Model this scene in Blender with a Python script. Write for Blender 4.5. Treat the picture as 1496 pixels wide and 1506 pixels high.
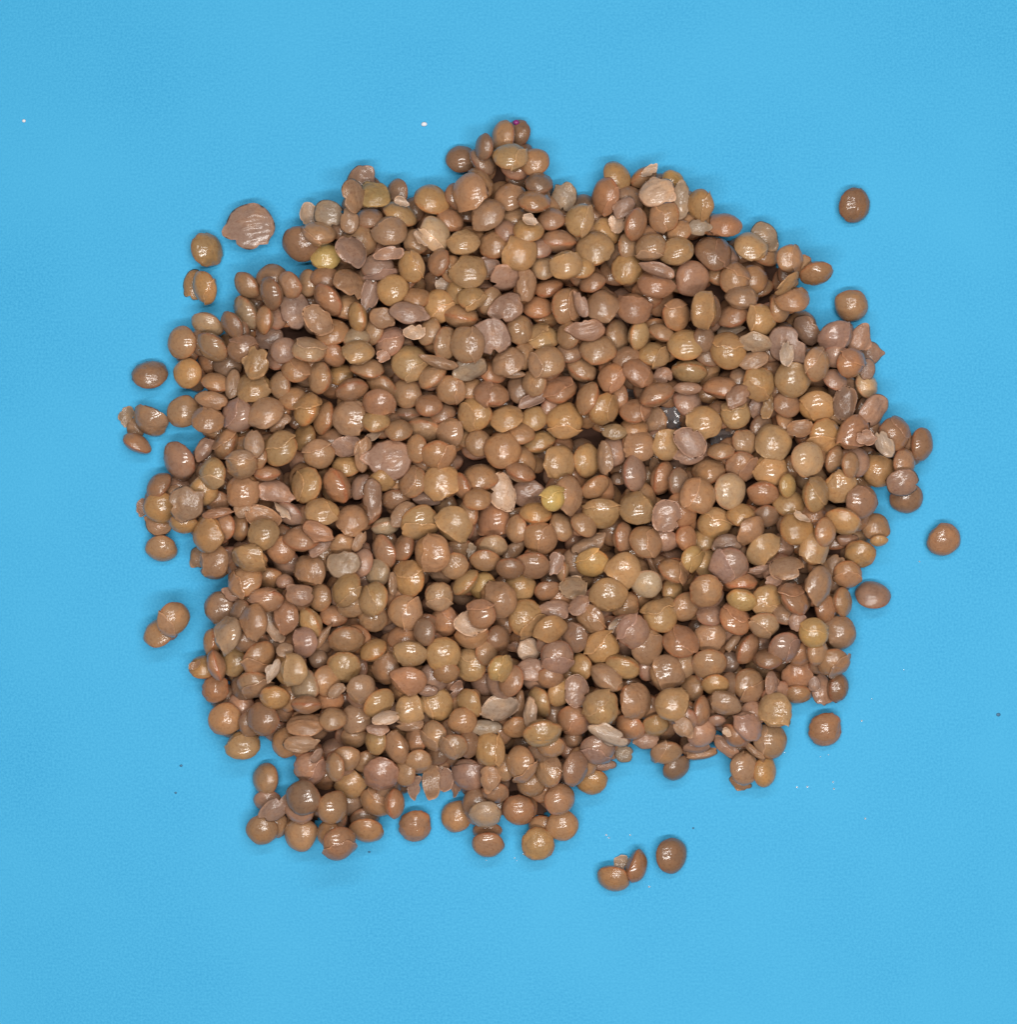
import bpy, math, random
import numpy as np
from mathutils import Matrix, Vector, noise

# ---------------------------------------------------------------- clear, camera, light
for o in list(bpy.data.objects):
    bpy.data.objects.remove(o, do_unlink=True)
sc = bpy.context.scene
COL = sc.collection
rng = random.Random(11)

MM = 0.001
PX = 0.13 * MM                 # one photo pixel on the paper, in metres
W, H = 1496, 1506
CAM_H = 0.42

cam = bpy.data.cameras.new("camera")
cam.sensor_fit = 'VERTICAL'
cam.sensor_height = 24.0
cam.lens = 24.0 * CAM_H / (H * PX)
cam.clip_start = 0.01
cam.clip_end = 20
cam_o = bpy.data.objects.new("camera", cam)
cam_o.location = (0, 0, CAM_H)
COL.objects.link(cam_o)
sc.camera = cam_o

world = bpy.data.worlds.new("World")
sc.world = world
world.use_nodes = True
bg = world.node_tree.nodes["Background"]
bg.inputs[0].default_value = (1.0, 0.985, 0.97, 1)
bg.inputs[1].default_value = 0.05


def tube_light(name, loc, target, length, width, power, rot=0.0):
    la = bpy.data.lights.new(name, 'AREA')
    la.shape = 'RECTANGLE'
    la.size = length
    la.size_y = width
    la.energy = power
    la.color = (1.0, 0.975, 0.94)
    o = bpy.data.objects.new(name, la)
    d = (Vector(target) - Vector(loc)).normalized()
    z = -d
    x = Vector((math.cos(rot), math.sin(rot), 0))
    y = z.cross(x).normalized()
    x = y.cross(z)
    m = Matrix((x, y, z)).transposed().to_4x4()
    m.translation = Vector(loc)
    o.matrix_world = m
    COL.objects.link(o)


# a ceiling fitting: two fluorescent tubes side by side, and a weaker one farther off
tube_light("lamp_tube", (0.035, -0.17, 0.62), (0.01, 0.01, 0), 0.46, 0.045, 3.15, math.radians(8))
tube_light("lamp_tube", (0.035, 0.06, 0.66), (0.01, 0.01, 0), 0.42, 0.040, 2.15, math.radians(8))
tube_light("lamp_tube", (0.035, 0.30, 0.64), (0.01, 0.01, 0), 0.46, 0.042, 1.6, math.radians(8))

sc.view_settings.view_transform = 'Standard'
sc.view_settings.look = 'None'
sc.view_settings.exposure = 0.0
sc.view_settings.gamma = 1.0

# ---------------------------------------------------------------- materials


def nodes_of(name):
    m = bpy.data.materials.new(name)
    m.use_nodes = True
    nt = m.node_tree
    return m, nt, nt.nodes["Principled BSDF"], nt.nodes["Material Output"]


def N(nt, kind, **kw):
    n = nt.nodes.new(kind)
    for k, v in kw.items():
        if k.startswith('i_'):
            n.inputs[k[2:].replace('_', ' ')].default_value = v
        else:
            setattr(n, k, v)
    return n


def mix(nt, a, b, fac, blend='MIX'):
    n = nt.nodes.new('ShaderNodeMix')
    n.data_type = 'RGBA'
    n.blend_type = blend
    n.clamp_factor = True
    for sock, v in ((n.inputs[0], fac), (n.inputs[6], a), (n.inputs[7], b)):
        if hasattr(v, 'links'):
            nt.links.new(v, sock)
        elif isinstance(v, (int, float)):
            sock.default_value = v
        else:
            sock.default_value = (*v, 1)
    return n.outputs[2]


def ramp(nt, src, lo, hi):
    n = nt.nodes.new('ShaderNodeMapRange')
    n.inputs['From Min'].default_value = lo
    n.inputs['From Max'].default_value = hi
    nt.links.new(src, n.inputs['Value'])
    return n.outputs['Result']


def paper_material():
    m, nt, p, out = nodes_of("blue_paper")
    tc = N(nt, 'ShaderNodeTexCoord')
    g = N(nt, 'ShaderNodeTexNoise', i_Scale=2300.0, i_Detail=2.0, i_Roughness=0.6)
    nt.links.new(tc.outputs['Object'], g.inputs['Vector'])
    b = N(nt, 'ShaderNodeTexNoise', i_Scale=26.0, i_Detail=3.0, i_Roughness=0.55)
    nt.links.new(tc.outputs['Object'], b.inputs['Vector'])
    c = mix(nt, PAPER_A, PAPER_B, ramp(nt, g.outputs['Fac'], 0.32, 0.68))
    c = mix(nt, c, PAPER_C, ramp(nt, b.outputs['Fac'], 0.35, 0.95))
    nt.links.new(c, p.inputs['Base Color'])
    p.inputs['Roughness'].default_value = 0.62
    p.inputs['Specular IOR Level'].default_value = 0.25
    bp = N(nt, 'ShaderNodeBump', i_Strength=0.25, i_Distance=0.0002)
    nt.links.new(g.outputs['Fac'], bp.inputs['Height'])
    nt.links.new(bp.outputs['Normal'], p.inputs['Normal'])
    return m


PAPER_A = (0.024, 0.280, 0.525)
PAPER_B = (0.048, 0.352, 0.605)
PAPER_C = (0.048, 0.352, 0.600)


def lentil_material(name, attribute, husk=False, pale_edge=False):
    """Wet boiled lentil skin. The hue comes from the object's own colour, or from a mesh
    attribute in the joined pile."""
    m, nt, p, out = nodes_of(name)
    L = nt.links
    tc = N(nt, 'ShaderNodeTexCoord')
    if attribute:
        col = N(nt, 'ShaderNodeAttribute', attribute_name='hue').outputs['Color']
        co = N(nt, 'ShaderNodeAttribute', attribute_name='local').outputs['Vector']
        rnd = None
    else:
        oi = N(nt, 'ShaderNodeObjectInfo')
        col = oi.outputs['Color']
        rnd = oi.outputs['Random']
        v = N(nt, 'ShaderNodeVectorMath', operation='MULTIPLY_ADD')
        cmb = N(nt, 'ShaderNodeCombineXYZ')
        mul = N(nt, 'ShaderNodeMath', operation='MULTIPLY')
        mul.inputs[1].default_value = 57.0
        L.new(rnd, mul.inputs[0])
        for k in range(3):
            L.new(mul.outputs[0], cmb.inputs[k])
        L.new(tc.outputs['Object'], v.inputs[0])
        v.inputs[1].default_value = (1, 1, 1)
        L.new(cmb.outputs[0], v.inputs[2])
        co = v.outputs[0]
    big = N(nt, 'ShaderNodeTexNoise', i_Scale=1.3, i_Detail=2.0, i_Roughness=0.5)
    mid = N(nt, 'ShaderNodeTexNoise', i_Scale=5.5, i_Detail=4.0, i_Roughness=0.62)
    fine = N(nt, 'ShaderNodeTexNoise', i_Scale=17.0, i_Detail=3.0, i_Roughness=0.6)
    wr = N(nt, 'ShaderNodeTexNoise', i_Scale=3.6, i_Detail=3.0, i_Roughness=0.55, i_Distortion=1.6)
    for n in (big, mid, fine, wr):
        L.new(co, n.inputs['Vector'])
    rim = N(nt, 'ShaderNodeAttribute', attribute_name='rim').outputs['Fac']
    c = mix(nt, col, (1.28, 1.16, 0.98), ramp(nt, big.outputs['Fac'], 0.45, 0.8), 'MULTIPLY')
    c = mix(nt, c, (0.68, 0.57, 0.52), ramp(nt, mid.outputs['Fac'], 0.5, 0.82), 'MULTIPLY')
    c = mix(nt, c, (1.16, 1.14, 1.10), ramp(nt, fine.outputs['Fac'], 0.5, 0.8), 'MULTIPLY')
    if husk:
        c = mix(nt, c, (0.78, 0.68, 0.66), ramp(nt, wr.outputs['Fac'], 0.5, 0.8), 'MULTIPLY')
        c = mix(nt, c, (1.5, 1.45, 1.42), ramp(nt, rim, 0.2, 1.0), 'MULTIPLY')
    else:
        if pale_edge:
            c = mix(nt, c, (1.75, 1.7, 1.7), ramp(nt, rim, 0.2, 0.6), 'MULTIPLY')
        r2 = N(nt, 'ShaderNodeMath', operation='MULTIPLY')
        L.new(rim, r2.inputs[0])
        L.new(ramp(nt, mid.outputs['Fac'], 0.3, 0.6), r2.inputs[1])
        if not pale_edge:
            c = mix(nt, c, (1.08, 0.70, 0.58), r2.outputs[0], 'MULTIPLY')
        # the dark seed scars and specks of some skins
        sp = N(nt, 'ShaderNodeTexVoronoi', i_Scale=1.25)
        L.new(co, sp.inputs['Vector'])
        s = N(nt, 'ShaderNodeMapRange')
        s.inputs['From Min'].default_value = 0.05
        s.inputs['From Max'].default_value = 0.02
        L.new(sp.outputs['Distance'], s.inputs['Value'])
        c = mix(nt, c, (0.07, 0.03, 0.02), s.outputs['Result'])
    L.new(c, p.inputs['Base Color'])
    rr = N(nt, 'ShaderNodeMapRange')
    rr.inputs['To Min'].default_value = 0.36
    rr.inputs['To Max'].default_value = 0.56
    L.new(mid.outputs['Fac'], rr.inputs['Value'])
    L.new(rr.outputs['Result'], p.inputs['Roughness'])
    p.inputs['IOR'].default_value = 1.42
    p.inputs['Coat Weight'].default_value = 0.8 if not husk else 0.6
    p.inputs['Coat Roughness'].default_value = 0.085 if not husk else 0.13
    p.inputs['Specular IOR Level'].default_value = 0.16
    p.inputs['Coat IOR'].default_value = 1.5
    p.inputs['Subsurface Weight'].default_value = 0.05
    p.inputs['Subsurface Radius'].default_value = (1.0, 0.55, 0.28)
    p.inputs['Subsurface Scale'].default_value = 0.0009
    b1 = N(nt, 'ShaderNodeBump', i_Strength=0.55, i_Distance=0.00012 if not husk else 0.00010)
    L.new(wr.outputs['Fac'], b1.inputs['Height'])
    b2 = N(nt, 'ShaderNodeBump', i_Strength=0.5, i_Distance=0.000022 if not husk else 0.000015)
    L.new(fine.outputs['Fac'], b2.inputs['Height'])
    L.new(b1.outputs['Normal'], b2.inputs['Normal'])
    L.new(b2.outputs['Normal'], p.inputs['Normal'])
    # the film of water follows finer creases of the skin, smooth on some, puckered on others
    cr = N(nt, 'ShaderNodeTexNoise', i_Scale=8.0, i_Detail=2.5, i_Roughness=0.5, i_Distortion=0.6)
    L.new(co, cr.inputs['Vector'])
    b3 = N(nt, 'ShaderNodeBump', i_Strength=0.6, i_Distance=0.00008)
    L.new(cr.outputs['Fac'], b3.inputs['Height'])
    if rnd is not None:
        st = N(nt, 'ShaderNodeMapRange')
        st.inputs['To Min'].default_value = 0.15
        st.inputs['To Max'].default_value = 0.8
        L.new(rnd, st.inputs['Value'])
        L.new(st.outputs['Result'], b3.inputs['Strength'])
    L.new(b3.outputs['Normal'], p.inputs['Coat Normal'])
    if husk:
        p.inputs['Subsurface Weight'].default_value = 0.0
        tr = N(nt, 'ShaderNodeBsdfTranslucent')
        L.new(c, tr.inputs['Color'])
        L.new(b2.outputs['Normal'], tr.inputs['Normal'])
        ms = N(nt, 'ShaderNodeMixShader')
        ms.inputs[0].default_value = 0.30
        L.new(p.outputs[0], ms.inputs[1])
        L.new(tr.outputs[0], ms.inputs[2])
        L.new(ms.outputs[0], out.inputs['Surface'])
    return m


MAT_PAPER = paper_material()
MAT_LENTIL = lentil_material("boiled_lentil_skin", False)
MAT_PILE = lentil_material("boiled_lentil_skin_pile", True)
MAT_TORN = lentil_material("torn_lentil_skin", False, False, True)
MAT_HUSK = lentil_material("loose_seed_coat", False, True)


def plain(name, col, rough, **kw):
    m, nt, p, out = nodes_of(name)
    tc = N(nt, 'ShaderNodeTexCoord')
    n = N(nt, 'ShaderNodeTexNoise', i_Scale=900.0, i_Detail=2.0)
    nt.links.new(tc.outputs['Object'], n.inputs['Vector'])
    c = mix(nt, col, tuple(v * 0.7 for v in col), n.outputs['Fac'])
    nt.links.new(c, p.inputs['Base Color'])
    p.inputs['Roughness'].default_value = rough
    for k, v in kw.items():
        p.inputs[k.replace('_', ' ')].default_value = v
    return m


MAT_BROTH = plain("cooking_liquid", (0.050, 0.025, 0.017), 0.75, Specular_IOR_Level=0.05)  # liquid coloured dark and matte, painting shade into the gaps
MAT_FILM = plain("wet_starch_film", (0.34, 0.27, 0.25), 0.10, Transmission_Weight=0.6, IOR=1.33)
MAT_DROP = plain("clear_water", (1, 1, 1), 0.06, Transmission_Weight=0.75, IOR=1.33)
MAT_WHITE = plain("white_speck", (0.8, 0.78, 0.82), 0.4)
MAT_MAGENTA = plain("magenta_speck", (0.25, 0.02, 0.16), 0.4)
MAT_DARK = plain("dark_speck", (0.03, 0.14, 0.26), 0.6)

# linear base colours of the skins, by the letter in the survey below
HUE = {
    't': (0.270, 0.151, 0.080), 'o': (0.302, 0.176, 0.080), 'y': (0.335, 0.207, 0.084),
    'Y': (0.430, 0.285, 0.095), 'r': (0.266, 0.137, 0.075), 'p': (0.266, 0.152, 0.103),
    'd': (0.196, 0.111, 0.067), 'g': (0.284, 0.183, 0.107), 'k': (0.390, 0.258, 0.152),
}
COAT = {                       # the same for the loose coats, which are thin and paler
    't': (0.345, 0.205, 0.124), 'o': (0.360, 0.222, 0.116), 'y': (0.395, 0.262, 0.115),
    'r': (0.345, 0.190, 0.120), 'p': (0.352, 0.213, 0.152), 'd': (0.275, 0.165, 0.112),
    'g': (0.345, 0.245, 0.168), 'k': (0.500, 0.355, 0.255),
}

# ---------------------------------------------------------------- survey of the pile
# every lentil, loose husk and flake seen in the photograph: centre x y, long and short
# diameter, tilt of the long axis, skin hue, layer (0 lowest), kind (L lentil, W wrinkled
# lentil, H husk lying dome up, C husk lying open, F flat flake), s<angle> torn skin side
SURVEY = """
367 334 64 60 0 p 0 H
304 368 50 42 100 o 0 L
400 408 45 41 0 d 0 L
442 359 54 48 -30 d 0 L
470 344 47 33 -20 t 1 L
454 315 31 25 90 k 2 F
483 315 39 39 0 g 2 H
514 324 37 27 90 t 3 H
479 378 39 37 0 Y 3 L
478 408 43 35 0 r 0 L
528 355 48 48 0 t 2 L
518 369 48 43 -40 p 3 C
530 266 39 37 90 p 1 H
520 288 43 39 90 t 2 H
550 286 45 43 0 y 2 H
584 284 29 25 90 d 0 L
543 321 29 23 0 d 0 L
590 297 21 12 -25 k 3 F
588 315 54 35 -30 o 1 L
573 340 47 43 0 t 2 L
571 373 43 17 10 p 2 F
555 392 45 39 0 p 1 L
635 294 52 43 -25 o 1 L
662 324 37 25 -30 r 0 L
613 355 39 37 0 t 0 L
640 344 52 41 110 k 2 L s240
619 350 25 12 -50 k 3 F
605 393 44 37 110 o 1 L
645 386 33 23 70 r 1 L
514 416 45 45 -40 t 3 H
664 394 33 25 80 t 0 L
650 418 19 17 0 k 1 F
678 234 44 41 0 d 0 L
712 216 39 27 90 d 0 L
762 196 35 35 80 d 0 L
740 201 45 33 80 t 2 L
750 231 48 39 0 o 3 L
786 238 41 39 30 t 1 L
706 270 47 35 120 t 0 L
691 282 54 47 80 t 1 L
671 290 33 19 100 d 0 L
793 270 35 31 0 d 0 L
750 290 47 39 20 t 1 L
786 296 47 33 -5 t 2 L
830 290 39 35 90 g 1 H
717 316 47 43 30 t 1 L s0
755 321 27 21 30 t 0 L
779 323 21 14 -30 k 1 F
811 323 39 33 10 r 1 L
891 288 52 39 95 r 2 L
908 259 45 39 -50 o 0 L
852 324 47 41 70 o 2 L
859 301 29 19 0 d 0 L
747 341 21 16 -30 p 1 L
777 339 43 35 0 o 1 L
728 359 45 41 20 t 1 L
682 357 43 35 0 o 1 L
821 355 50 27 -5 r 2 L
892 340 43 39 -40 o 0 L
875 365 54 48 20 o 2 L s90
764 373 47 47 0 o 2 L
800 394 37 33 180 g 1 L
833 391 44 42 0 o 2 L
690 400 47 45 0 o 2 L s330
718 392 29 25 180 p 0 C
745 408 48 43 20 p 3 H
774 419 48 27 90 t 3 H
872 416 39 29 25 r 1 L
908 328 29 23 90 k 1 C
919 305 35 23 40 p 1 H
662 388 29 23 90 t 0 L
855 394 29 29 0 o 0 L
792 365 19 19 0 p 0 L
947 261 43 23 35 t 1 L
955 253 23 14 30 k 2 F
990 264 31 27 -30 y 1 L
966 282 48 41 30 k 3 H
1003 295 48 29 90 g 0 H
1030 301 43 35 100 o 2 L
977 319 43 41 80 t 1 L
935 330 47 31 75 r 2 L
1000 340 37 27 30 t 0 L
1028 334 29 23 0 g 0 H
1067 331 43 35 -5 r 1 L
958 363 43 39 30 t 1 L
994 369 47 41 20 o 2 L
925 363 25 21 90 t 0 L
1049 373 52 48 -20 d 1 L
1105 363 47 39 -20 o 1 L
1123 348 39 39 -45 g 0 H
1162 380 39 37 90 t 1 L
922 396 43 43 0 o 2 L
968 398 48 19 -15 p 2 H
965 419 54 39 -5 r 1 L
1018 410 54 50 60 p 2 L
1057 404 27 25 150 t 0 L
1080 410 43 43 0 t 1 L
1158 418 43 25 40 o 3 H
1257 302 48 45 60 d 0 W
1175 392 23 17 0 t 1 L
1201 402 47 31 10 t 1 L
284 419 43 29 90 o 0 H
301 423 45 35 110 o 1 L
363 420 45 29 -50 t 1 L
399 431 47 31 -70 d 1 L
361 460 52 31 -60 g 1 L
389 470 41 25 90 t 1 L
305 477 47 31 -20 g 0 L
342 478 41 27 -55 d 1 L
267 504 47 43 90 t 0 L
312 510 50 35 -35 t 0 L
220 551 50 42 0 d 0 L
276 549 43 41 90 o 0 L
357 514 43 39 0 d 1 L
377 534 43 33 60 o 2 H
416 514 37 37 0 p 1 L
396 497 39 35 0 p 0 H
342 565 43 21 80 t 1 H
372 569 47 41 0 o 2 L
317 563 41 29 -10 t 0 L
311 588 45 25 -10 t 0 H
270 607 47 47 0 t 0 L
305 617 43 37 -10 t 1 L
350 611 47 45 90 p 1 L
390 607 52 43 20 t 2 L s90
412 567 39 31 90 t 1 L
221 619 50 37 -35 t 1 L
185 611 27 19 60 g 0 F
197 631 27 21 -60 t 0 H
200 652 43 23 -30 r 1 L
332 652 48 33 70 t 2 L
299 660 35 21 60 p 1 H
373 654 39 29 90 t 0 H
412 660 50 47 60 o 2 L
412 623 35 16 40 t 1 H
426 419 33 27 120 r 1 L
452 417 33 29 90 t 1 L
434 456 50 41 90 p 2 H
482 441 52 33 -50 r 2 W
468 470 48 33 -50 t 2 C
488 489 47 39 10 t 1 L
526 466 41 25 100 o 1 L
544 433 43 25 80 p 0 F
578 427 45 45 0 o 2 L
611 439 29 27 0 t 1 L
643 451 47 45 90 o 2 L
561 468 35 29 0 t 2 H
598 460 48 31 -15 p 3 H
609 489 29 21 0 k 3 F
631 489 39 31 60 t 1 L
549 487 39 31 80 t 1 L
573 503 45 39 50 p 2 L
563 524 19 17 0 p 2 F
524 497 29 25 0 g 0 L
526 518 45 33 0 o 1 L
540 543 48 31 -5 t 2 L
454 516 47 35 -10 g 2 L
435 543 41 37 0 t 2 L s45
489 521 29 27 -40 r 1 L
471 555 47 35 80 t 1 L
501 551 37 31 20 o 1 L
516 573 48 27 10 r 2 L
431 586 35 35 0 t 1 L
451 602 50 33 70 o 2 L s90
477 615 47 29 75 t 2 L
514 615 48 47 80 t 2 L
558 594 47 39 -20 r 2 L s90
553 619 29 23 0 o 0 L
602 534 52 51 0 o 3 L s315
598 578 43 41 80 t 2 L
636 553 45 29 40 t 1 L
648 534 47 17 -15 t 1 H
662 574 45 39 -50 t 2 L
631 596 33 33 0 r 1 L
600 609 39 19 0 d 0 L
625 633 52 33 -10 t 2 L
662 636 41 37 90 t 2 L
586 633 35 29 0 t 1 L
448 644 39 33 70 o 1 L
510 658 39 35 0 p 1 C
549 642 21 12 20 k 2 F
468 668 43 41 0 t 1 L
534 669 47 23 80 t 1 H
643 669 50 39 0 t 1 L
613 660 33 21 90 t 0 L
656 505 47 33 80 t 1 L
694 439 40 33 -5 o 2 L
722 444 39 33 60 t 1 L
679 466 56 29 -10 t 2 L
671 429 25 19 90 o 1 L
747 452 45 39 50 p 2 H
807 423 41 27 20 r 1 L
791 453 41 33 0 r 2 L
764 485 41 37 90 t 1 L
724 495 50 48 -50 p 2 H
687 507 50 48 90 t 2 L s0
692 542 47 35 15 g 2 H
689 571 27 25 0 t 0 L
797 497 48 37 -5 o 1 L
834 450 50 43 90 t 2 L s0
855 448 35 19 -70 p 3 H
886 450 47 43 0 t 1 L
836 493 35 21 90 t 1 L
865 485 47 31 0 p 2 H
908 495 47 35 90 t 1 L
880 514 52 43 0 t 2 L
805 534 50 47 0 t 2 L
748 532 43 37 30 t 2 W
770 524 35 29 80 t 1 L
751 549 43 12 -5 t 1 H
786 563 37 35 90 t 0 L
823 574 50 39 0 r 2 L
856 543 47 31 -30 t 1 L
838 518 29 17 0 d 0 L
865 586 48 29 70 t 2 L
900 555 41 37 60 r 2 L
723 580 48 35 -15 r 1 L
698 609 47 45 90 o 2 L
746 615 45 35 10 o 2 L
786 615 37 35 -20 o 1 L
784 588 37 17 20 p 1 F
830 619 50 48 0 o 3 L s270
888 602 45 39 50 o 2 L
766 638 27 25 0 t 0 L
793 650 45 29 10 o 2 L s90
704 652 37 37 0 t 1 L
739 662 51 50 0 t 3 L
904 635 35 23 0 o 1 H
908 584 31 23 90 r 0 L
933 453 47 45 0 r 2 L
995 464 45 39 80 t 2 L s90
1034 456 50 39 80 o 2 L s180
1049 458 47 19 90 d 1 L
940 492 43 29 80 o 2 L
973 489 37 25 -20 t 1 L
1009 507 50 45 0 o 3 L
1036 497 35 31 90 d 1 L
962 522 43 35 -10 o 1 L
921 526 37 21 20 d 0 L
939 549 47 33 -40 r 2 L
976 551 25 23 0 p 0 H
1014 547 62 35 -5 o 2 L
1012 571 39 17 0 r 0 H
966 580 50 31 20 r 2 L
935 605 45 35 0 r 2 L
933 629 35 16 0 t 0 L
964 619 41 35 90 t 1 H
1061 571 60 37 0 r 2 L
1071 516 50 50 0 o 3 L
1080 464 45 33 30 r 2 L
1073 485 35 25 20 k 1 H
1121 470 45 41 80 o 2 L s180
1092 437 45 33 0 t 1 L
1166 441 45 37 0 t 1 L
1146 454 29 17 90 t 0 L
1113 505 43 29 -10 g 2 H
1109 530 45 25 15 t 1 H
1117 563 48 45 70 o 1 L
1156 507 54 48 -40 p 2 H
1158 520 35 19 90 k 3 F
1166 559 47 47 0 o 2 L
1158 594 39 37 -50 r 1 L
1130 596 37 17 80 o 2 F
1111 600 29 16 90 p 0 F
1082 609 39 39 0 o 2 L
1086 582 35 27 40 r 2 H
1036 621 46 45 0 o 3 L
1016 650 47 35 -40 p 2 C
981 654 43 39 80 o 2 L
940 656 45 43 0 t 1 L
1096 650 37 35 90 t 1 L
1138 650 48 47 0 o 2 L
1061 664 39 25 10 t 0 L
1014 671 39 23 0 p 0 H
1253 450 47 45 0 t 0 L
1187 485 43 31 -60 d 1 H
1229 497 52 43 20 p 1 L
1264 499 43 29 60 p 1 H
1282 518 31 29 -40 p 0 H
1229 524 19 14 0 p 0 L
1252 534 39 37 70 r 2 L
1202 536 47 37 80 t 2 L
1229 559 37 29 -30 p 1 L
1275 567 33 29 -60 k 1 L
1276 543 29 23 90 p 0 H
1202 598 50 43 -10 o 2 L
1242 592 47 33 80 d 1 C
1286 604 47 37 60 p 2 H
1257 636 50 43 60 r 1 L
1317 638 47 45 90 r 1 L
1355 654 48 37 80 d 0 L
1274 644 25 21 0 p 2 F
1301 654 39 23 -55 k 2 H
1214 642 50 45 70 o 2 L
1177 631 35 25 15 t 1 C
264 679 58 47 -60 p 0 L
312 696 45 39 80 o 2 L
297 722 43 41 0 o 1 L
354 683 45 39 0 t 1 L s90
377 671 31 27 90 t 0 L
233 714 43 31 45 r 0 L
235 747 45 43 0 o 1 L
274 741 48 47 0 t 2 H
255 724 23 16 20 t 1 H
210 745 23 17 90 p 0 F
233 770 35 31 0 t 0 H
270 770 41 29 0 o 0 L
317 737 31 27 0 r 0 L
319 754 39 16 10 r 1 H
357 722 47 47 0 t 1 L
305 786 50 43 80 o 2 L
392 695 39 21 0 r 1 L
404 722 48 29 -15 p 2 H
352 776 39 29 90 t 0 L
330 774 29 19 90 r 0 L
357 749 27 23 0 t 0 H
386 762 50 31 -20 t 1 C
386 786 45 43 50 o 3 L s0
366 821 60 41 -15 o 3 L
414 809 39 39 0 r 1 L
361 854 48 43 30 t 2 L s200
315 824 45 41 90 t 1 L
292 819 29 25 90 t 0 H
315 840 39 19 0 d 0 L
238 807 45 39 0 t 0 L
255 910 48 41 70 t 1 L
322 894 48 45 90 d 0 L
394 850 33 31 0 t 1 L
392 883 48 33 5 r 2 L
419 908 43 39 90 r 2 L
373 914 48 39 90 t 1 L
402 919 50 25 -60 k 1 C
354 902 29 23 90 d 0 L
418 855 25 21 0 p 0 L
344 873 27 23 0 p 0 H
509 685 41 33 0 o 1 L
451 713 56 47 80 o 2 L
495 714 54 33 -65 r 2 W
472 753 48 39 0 o 2 L
425 755 43 29 -35 p 2 L
414 749 27 12 -45 k 3 F
574 675 60 56 0 p 3 H
561 706 35 25 0 o 1 L
530 716 39 25 70 p 1 L
518 764 43 39 0 t 2 L s60
547 728 48 25 90 d 0 H
607 708 47 39 70 t 2 L
649 708 48 48 0 o 2 L
629 733 45 21 0 p 0 H
582 735 29 25 0 d 0 L
592 757 39 29 50 t 2 H
567 774 39 21 10 k 1 L
617 768 52 47 20 o 3 L s270
668 770 50 47 -20 o 3 L
445 792 52 37 0 r 1 L
467 782 45 25 -20 r 2 H
470 805 39 19 40 p 1 H
565 811 48 31 -70 r 1 L
594 805 41 29 70 r 2 L
636 813 50 47 90 t 2 W
528 797 31 16 60 t 1 H
503 801 37 29 0 t 0 L
505 830 48 39 0 g 1 H
456 838 43 41 90 t 1 L
555 842 39 35 90 g 1 L
602 850 54 45 90 o 3 L
578 859 35 16 90 t 1 H
668 832 39 37 0 t 1 W
510 867 50 39 60 o 2 L s300
549 881 48 41 70 o 3 L s200
470 879 39 35 90 t 1 L
441 875 39 29 0 r 0 H
456 914 45 29 -60 o 1 L
491 906 39 31 0 r 1 L
549 910 41 37 0 t 1 L
596 900 47 47 0 t 2 L
646 877 39 39 0 g 1 L
654 914 43 37 90 r 2 L
625 919 31 29 0 d 0 L
516 892 27 27 0 t 0 L
708 702 48 37 0 t 1 L
679 716 39 23 -70 r 1 L
739 724 54 37 -70 k 2 C
776 726 48 39 10 p 2 H
766 695 43 25 -20 r 1 L
823 683 50 43 80 o 3 L s0
863 677 47 39 90 o 2 L
888 673 48 25 90 t 3 H
875 716 43 29 30 t 1 L
814 733 35 33 90 Y 3 L
836 728 50 39 90 t 1 L
788 755 45 31 0 o 2 L
884 755 54 45 -5 o 2 L
702 735 31 25 0 t 0 L
726 764 50 45 90 r 1 L
760 778 41 31 90 t 0 L
794 792 47 45 0 t 2 L
826 776 41 33 -60 t 2 L
859 772 35 29 -40 t 0 L
916 790 43 27 90 r 1 L
689 755 39 29 90 t 0 L
726 803 39 33 0 g 1 L
757 809 39 19 45 t 1 H
714 824 43 31 0 t 1 L
784 832 50 39 0 d 0 L
751 836 27 25 0 d 0 L
817 828 29 21 90 p 0 F
865 801 48 25 20 t 1 H
871 828 47 39 0 y 2 L
918 838 47 47 0 o 2 L
675 809 29 17 0 t 0 L
693 811 23 12 90 g 0 F
685 857 45 23 45 o 2 L
710 861 39 37 90 y 1 L
764 863 43 43 0 o 1 L
733 881 52 50 90 t 3 L s0
805 868 37 29 20 r 1 L
844 863 37 35 0 g 3 C
852 888 33 25 40 p 2 C
817 894 39 25 0 p 2 H
894 875 50 47 0 o 2 L
708 904 39 37 -60 r 2 L
693 916 45 33 0 k 1 C
774 908 52 50 90 o 3 L
741 916 25 21 90 r 0 L
869 910 45 35 -50 t 1 W
902 918 23 9 60 k 3 F
910 704 23 19 0 d 0 L
828 840 31 16 90 t 0 L
933 697 52 35 95 p 2 L
974 702 48 29 75 r 2 L
962 685 23 16 90 t 1 C
999 708 33 23 90 d 0 L
1042 693 48 37 10 t 2 L
1090 685 43 39 0 r 1 W
1134 691 45 45 0 o 2 L s315
1158 714 33 25 90 y 1 L
1028 729 50 47 -50 t 2 L
1074 722 54 48 90 k 3 L
1123 726 45 33 0 r 1 L
937 748 48 45 0 o 2 L
1003 749 48 45 90 r 1 L
981 759 45 39 90 p 3 C
1051 770 47 45 0 o 2 L
1090 757 37 33 0 o 0 L
1127 759 31 29 0 d 0 L
1162 741 45 39 0 o 1 L
1105 780 41 33 40 t 1 L
950 797 47 43 -40 t 2 L s0
962 834 35 8 -60 t 3 F
978 795 29 29 0 p 0 L
1009 792 35 31 90 r 1 L
1036 793 29 27 0 o 0 L
1018 821 37 31 70 y 2 L
1040 830 43 37 90 o 0 L
1074 832 50 47 0 p 2 W
1071 799 39 25 0 d 0 H
1123 807 50 39 35 o 2 L
1152 803 35 33 90 r 1 H
1158 834 47 39 0 t 2 C
952 859 43 39 0 k 1 L
991 840 45 31 -30 t 1 L
989 869 31 29 90 o 0 L
1038 869 47 45 0 t 1 L
1010 892 43 39 60 t 2 L
1090 857 47 25 0 r 0 L
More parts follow.
